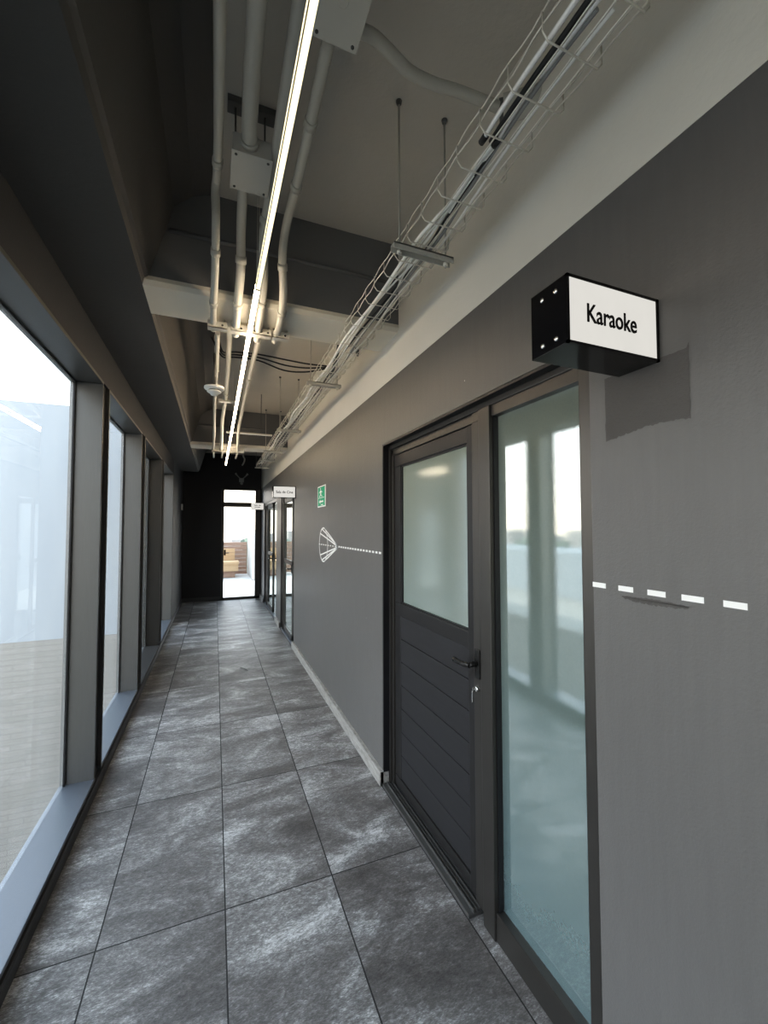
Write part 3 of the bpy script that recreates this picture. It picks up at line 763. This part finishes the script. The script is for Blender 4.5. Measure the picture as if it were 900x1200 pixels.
# steel tubes and cables lying in the tray
zt = TZ0+.0144
def sol(label, pts, r, m, name='cable', cat='cable', grp=None):
    ps = smooth(pts, 5)
    return tag(one(name, lambda b: tube(b, ps, r, 10), m, loc=ps[len(ps)//2]), label, cat, grp)
A = lambda x, y, z=zt: pz(x, y, z)
sol('bright steel tube in the tray, left one', [(.7056, -1, zt+.0048), A(675, 0), A(566, 164)], .0066, 'tube', 'steel_tube', 'tube')
sol('dark tube in the tray between two bright ones', [(.7248, -1, zt), A(690, 0), A(575, 166)], .0066, 'cable_black', 'steel_tube', 'tube')
sol('bright steel tube in the tray, right one', [(.7416, -1, zt+.0024), A(701, 0), A(640, 76), A(605, 128), A(582, 167)], .0054, 'tube', 'steel_tube', 'tube')
def endcap(p, lb): tag(one('tube_end_cap', lambda b: tube(b, [p-Vector((0, .0144, 0)), p+Vector((0, .0096, 0))], .009, 10), 'cable_black', loc=p), lb, 'cap')
endcap(A(566, 164), 'black end cap on the left bright tube'); endcap(A(581, 168), 'black end cap on the right bright tube')
cl = ['thick white cable bundle leaving the steel tubes', 'white cable left of centre in the tray', 'white cable in the centre of the tray', 'grey cable along the right of the tray', 'white cable along the right rim of the tray', 'black cable lying deep in the tray', 'thin white cable weaving across the tray']
base = [[A(577, 171), A(560, 191), A(532, 233), A(510, 257), A(483, 289)], [A(578, 171), A(562, 192), A(533, 234), A(515, 260), A(495, 288)],
        [A(581, 171), A(563, 196), A(537, 232), A(520, 262), A(501, 291)], [A(700, 10), A(640, 88), A(585, 168), A(545, 230), A(512, 283)],
        [A(720, 10), A(650, 98), A(590, 180), A(553, 235), A(518, 285)], [A(583, 170), A(560, 200), A(536, 236), A(517, 265), A(498, 294)],
        [A(579, 172), A(555, 200), A(534, 236), A(512, 262), A(490, 290)]]
xf = [.6864, .7056, .7236, .7704, .792, .744, .7584]
rs = [.0072, .0046, .0046, .0054, .0042, .0048, .0036]
ms = ['cable', 'cable', 'cable', 'cable_grey', 'cable', 'cable_black', 'cable']
for i in range(7):
    pts = list(base[i]); y = pts[-1].y
    while y < 7.08:
        y += .42; pts.append(Vector((xf[i]+random.uniform(-.0144, .0144), y, TZ0+.0072+random.uniform(0, .0168))))
    sol(cl[i], pts, rs[i], ms[i], 'cable', 'cable', 'cables lying in the wire tray')
# loose dark cables sagging in the second coffer
for i in range(3):
    sol(['upper loose dark cable across the second ceiling bay', 'middle loose dark cable across the second ceiling bay', 'lowest loose dark cable across the second ceiling bay'][i],
        [(0-.024*i, 3.54+.12*i, ZC), (.036, 3.696+.06*i, 3.048), (.144, 3.864+.06*i, 3.12), (.36, 3.912+.072*i, 3.15), (.6, 3.9+.096*i, 3.132-.0144*i), (.792, 3.876+.06*i, 3.114-.018*i), (.9672, 3.816+.036*i, 3.096)], .0072, 'cable_black', 'loose_cable', 'cable', 'loose cables in the second bay')
# ring conduit behind the tray past the first beam
sol('curved dark hose loop behind the tray past the first beam', [(.966, 2.88, 2.832), (.876, 2.76, 2.952), (.792, 2.70, 2.88), (.768, 2.76, 2.76), (.792, 3.0, 2.688)], .012, 'pipe_dark', 'hose', 'hose')

# ------------------------------------------------------------------ end wall items
c = Vector((.533, Y1, 2.64))
em = thing('emergency_lamp', 'small twin headed emergency lamp above the end door', 'lamp', c)
one('lamp_body', lambda b: (box(b, (c.x-.05, Y1-.04, c.z-.06), (c.x+.05, Y1, c.z+.03), .01), lathe(b, [(.02, 0), (.03, -.02), (.02, -.045)], (c.x, Y1-.03, c.z-.09), 'Y', 14)), 'cable_grey', em)
for s in (-1, 1):
    one('lamp_head', lambda b: tube(b, [(c.x+s*.03, Y1-.03, c.z+.02), (c.x+s*.09, Y1-.04, c.z+.08), (c.x+s*.13, Y1-.05, c.z+.13)], [.008, .012, .022], 10), 'cable_grey', em)
c = Vector((-.635, 9.35, 1.98))
ws = thing('wall_sensor', 'tiny white sensor on the left wall near the corner', 'sensor', (-.64, 9.35, 1.95))
bx('sensor_body', (-.64, 9.31, 1.93), (-.61, 9.39, 2.05), 'plastic_white', ws, .006)
bx('sensor_lens', (-.612, 9.33, 1.95), (-.606, 9.37, 1.98), 'plastic_black', ws, .002)
c = py_(285, 543, 9.0)
hk = tag(one('ceiling_hook', lambda b: tube(b, smooth([(.52, 9.0, ZC), (.52, 9.0, 3.05), (.55, 9.0, 2.98), (.53, 9.0, 2.90), (.50, 9.0, 2.85)], 5), .014, 8), 'pipe', loc=(.52, 9, ZC)), 'short bent pipe end hanging from ceiling before the end wall', 'pipe')
# a twig on the floor
p1 = pz(281, 782, .004); p2 = pz(290, 785, .004)
tag(one('leaf_stem', lambda b: tube(b, smooth([p1, (p1+p2)/2+Vector((0, .01, .002)), p2+Vector((0, -.01, 0))], 4), .0025, 6), 'cable_black', loc=p1), 'small dark twig lying on the floor tiles', 'twig')

# ------------------------------------------------------------------ outside
tag(bx('neighbour_wall', (-4.7, 9.0, -13), (-.96, 14.5, 3.77), 'neigh'), 'pale blue grey rendered building volume above block masonry outside windows', 'building')
tag(bx('terrace_floor', (-.95, Y1+.12, -.3), (7, 15.2, -.01), 'terrace'), 'bright concrete terrace floor beyond the end door', 'terrace', kind='structure')
def wf(b):
    z = 0
    while z < 1.0: box(b, (-.9, 15.0, z+.004), (1.02, 15.06, z+.13), .004); z += .136
tag(one('board_fence', wf, 'wood', loc=(0, 15, 0)), 'pinkish weathered board fence closing the terrace', 'fence')
bn = thing('wooden_bench', 'light wooden box bench in front of the terrace fence', 'bench', (.3, 14.4, 0))
one('seat', lambda b: box(b, (-.2, 14.0, .42), (.72, 14.7, .50), .006), 'wood_light', bn)
one('backrest', lambda b: [box(b, (-.2, 14.72, .5+.13*k+.004), (.62, 14.76, .5+.13*k+.125), .004) for k in range(3)], 'wood_light', bn)
one('bench_base', lambda b: box(b, (-.15, 14.1, 0), (.6, 14.7, .2), .006), 'wood', bn)
one('front_board', lambda b: box(b, (-.18, 14.03, .2), (.70, 14.08, .42), .006), 'wood_light', bn)
tag(bx('white_terrace_wall', (1.05, 13.2, 0), (1.4, 15.2, 1.5), 'terrace'), 'white wall right of the terrace fence', 'wall', kind='structure')
tag(bx('ground', (-400, -200, -13.2), (300, 500, -13), 'ground'), 'bright ground far below the building', 'ground', kind='structure')
tag(bx('roof_parapet', (-14, -6, -13), (-11.6, 40, .55), 'parapet'), 'grey flat roofed building across the gap', 'building')
tag(bx('lower_roof', (-11.5, -6, -13), (-7.5, 22, -1.4), 'lowroof'), 'low pale flat roof beside the corridor building', 'building')
# distant skyline: individual blocks and tree clumps
random.seed(3)
for i in range(26):
    an = math.radians(-85+i*4.2); dd = random.uniform(160, 190)
    x, y = math.sin(an)*dd, math.cos(an)*dd
    w = random.uniform(3, 5.2); h = random.uniform(-3., .9)
    tag(bx('distant_building', (x-w, y-4, -13), (x+w, y+4, h), 'city', bev=.2, loc=(x, y, -13)), 'hazy low building block on the far skyline', 'building', 'buildings on the far skyline')
for i in range(26):
    an = math.radians(-84+i*4.0); dd = random.uniform(128, 142)
    x, y = math.sin(an)*dd, math.cos(an)*dd
    def tr(b):
        for k in range(6):
            r = bmesh.ops.create_icosphere(b, subdivisions=2, radius=random.uniform(1.5, 2.2))
            o = Vector((x+random.uniform(-1.7, 1.7), y+random.uniform(-1.5, 1.5), random.uniform(-5, -3)))
            for v in r['verts']: v.co = v.co*random.uniform(.85, 1.15)+o
        tube(b, [(x, y, -13), (x, y, -4)], .6, 6)
    tag(one('distant_tree', tr, 'tree', loc=(x, y, -13)), 'dark clump of trees on the far skyline', 'tree', 'trees on the far skyline')
tag(bx('unseen_roof_slab', (-.82, Y0-.1, ZC+.2), (5, Y1+.12, ZC+.4), 'ceiling'), 'unseen roof slab over corridor and rooms, added to block the sun', 'roof', kind='structure')  # out of view; added and extended sideways to keep sun out of the corridor
tag(bx('outer_wall_rooms', (1.13, Y0, -13), (5, Y1+.12, ZC+.2), 'leftwall'), 'solid block of rooms behind the right wall', 'building', kind='structure')
tag(bx('facade_below', (-.80, Y0-.1, -13), (1.13, Y1+.12, -.16), 'leftwall'), 'facade of the building below the corridor floor', 'building', kind='structure')

# ------------------------------------------------------------------ light
w = bpy.data.worlds.new('sky'); scn.world = w; w.use_nodes = True
nt = w.node_tree; nt.nodes.clear()
tc = nt.nodes.new('ShaderNodeTexCoord'); sp = nt.nodes.new('ShaderNodeSeparateXYZ'); nt.links.new(tc.outputs['Generated'], sp.inputs[0])
rp = nt.nodes.new('ShaderNodeValToRGB'); nt.links.new(sp.outputs[2], rp.inputs[0])
e = rp.color_ramp.elements; e[0].position = 0; e[0].color = (1, .86, .70, 1); e[1].position = .6; e[1].color = (.74, .87, 1, 1)
q = e.new(.14); q.color = (1, .95, .88, 1); q = e.new(.3); q.color = (.86, .94, 1, 1)
bg = nt.nodes.new('ShaderNodeBackground'); nt.links.new(rp.outputs[0], bg.inputs[0]); bg.inputs[1].default_value = 2.6
wo = nt.nodes.new('ShaderNodeOutputWorld'); nt.links.new(bg.outputs[0], wo.inputs[0])
sun = bpy.data.lights.new('sun', 'SUN'); sun.energy = 4.5; sun.color = (1, .95, .87); sun.angle = .02
so = bpy.data.objects.new('sun', sun); col.objects.link(so)
so.rotation_euler = Vector((.62, .08, .78)).to_track_quat('Z', 'Y').to_euler(); so.location = (10, 5, 20)
for a, c in WIN:
    al = bpy.data.lights.new('window_portal', 'AREA'); al.shape = 'RECTANGLE'; al.size = ZHEAD-.1; al.size_y = c-a; al.energy = 1
    al.cycles.is_portal = True
    ao = bpy.data.objects.new('window_portal', al); col.objects.link(ao)
    ao.location = (XG-.05, (a+c)/2, (ZHEAD+.1)/2); ao.rotation_euler = (0, -PI/2, 0)
al = bpy.data.lights.new('door_portal', 'AREA'); al.shape = 'RECTANGLE'; al.size = .7; al.size_y = 2.4; al.cycles.is_portal = True
ao = bpy.data.objects.new('door_portal', al); col.objects.link(ao); ao.location = (.5, Y1+.1, 1.2); ao.rotation_euler = (-PI/2, 0, 0)

for o in bpy.data.objects:
    if '_org' in o: del o['_org']
scn.view_settings.view_transform = 'Standard'
scn.view_settings.look = 'None'
scn.view_settings.exposure = 0.85
scn.view_settings.gamma = 1.0
cm = scn.view_settings; cm.use_curve_mapping = True
cv = cm.curve_mapping.curves[3]; cv.points.new(.04, .032); cv.points.new(.16, .165); cm.curve_mapping.update()
scn.cycles.use_denoising = True
scn.cycles.max_bounces = 10; scn.cycles.diffuse_bounces = 5; scn.cycles.glossy_bounces = 5; scn.cycles.transparent_max_bounces = 16
scn.cycles.sample_clamp_indirect = 6
scn.cycles.blur_glossy = 0
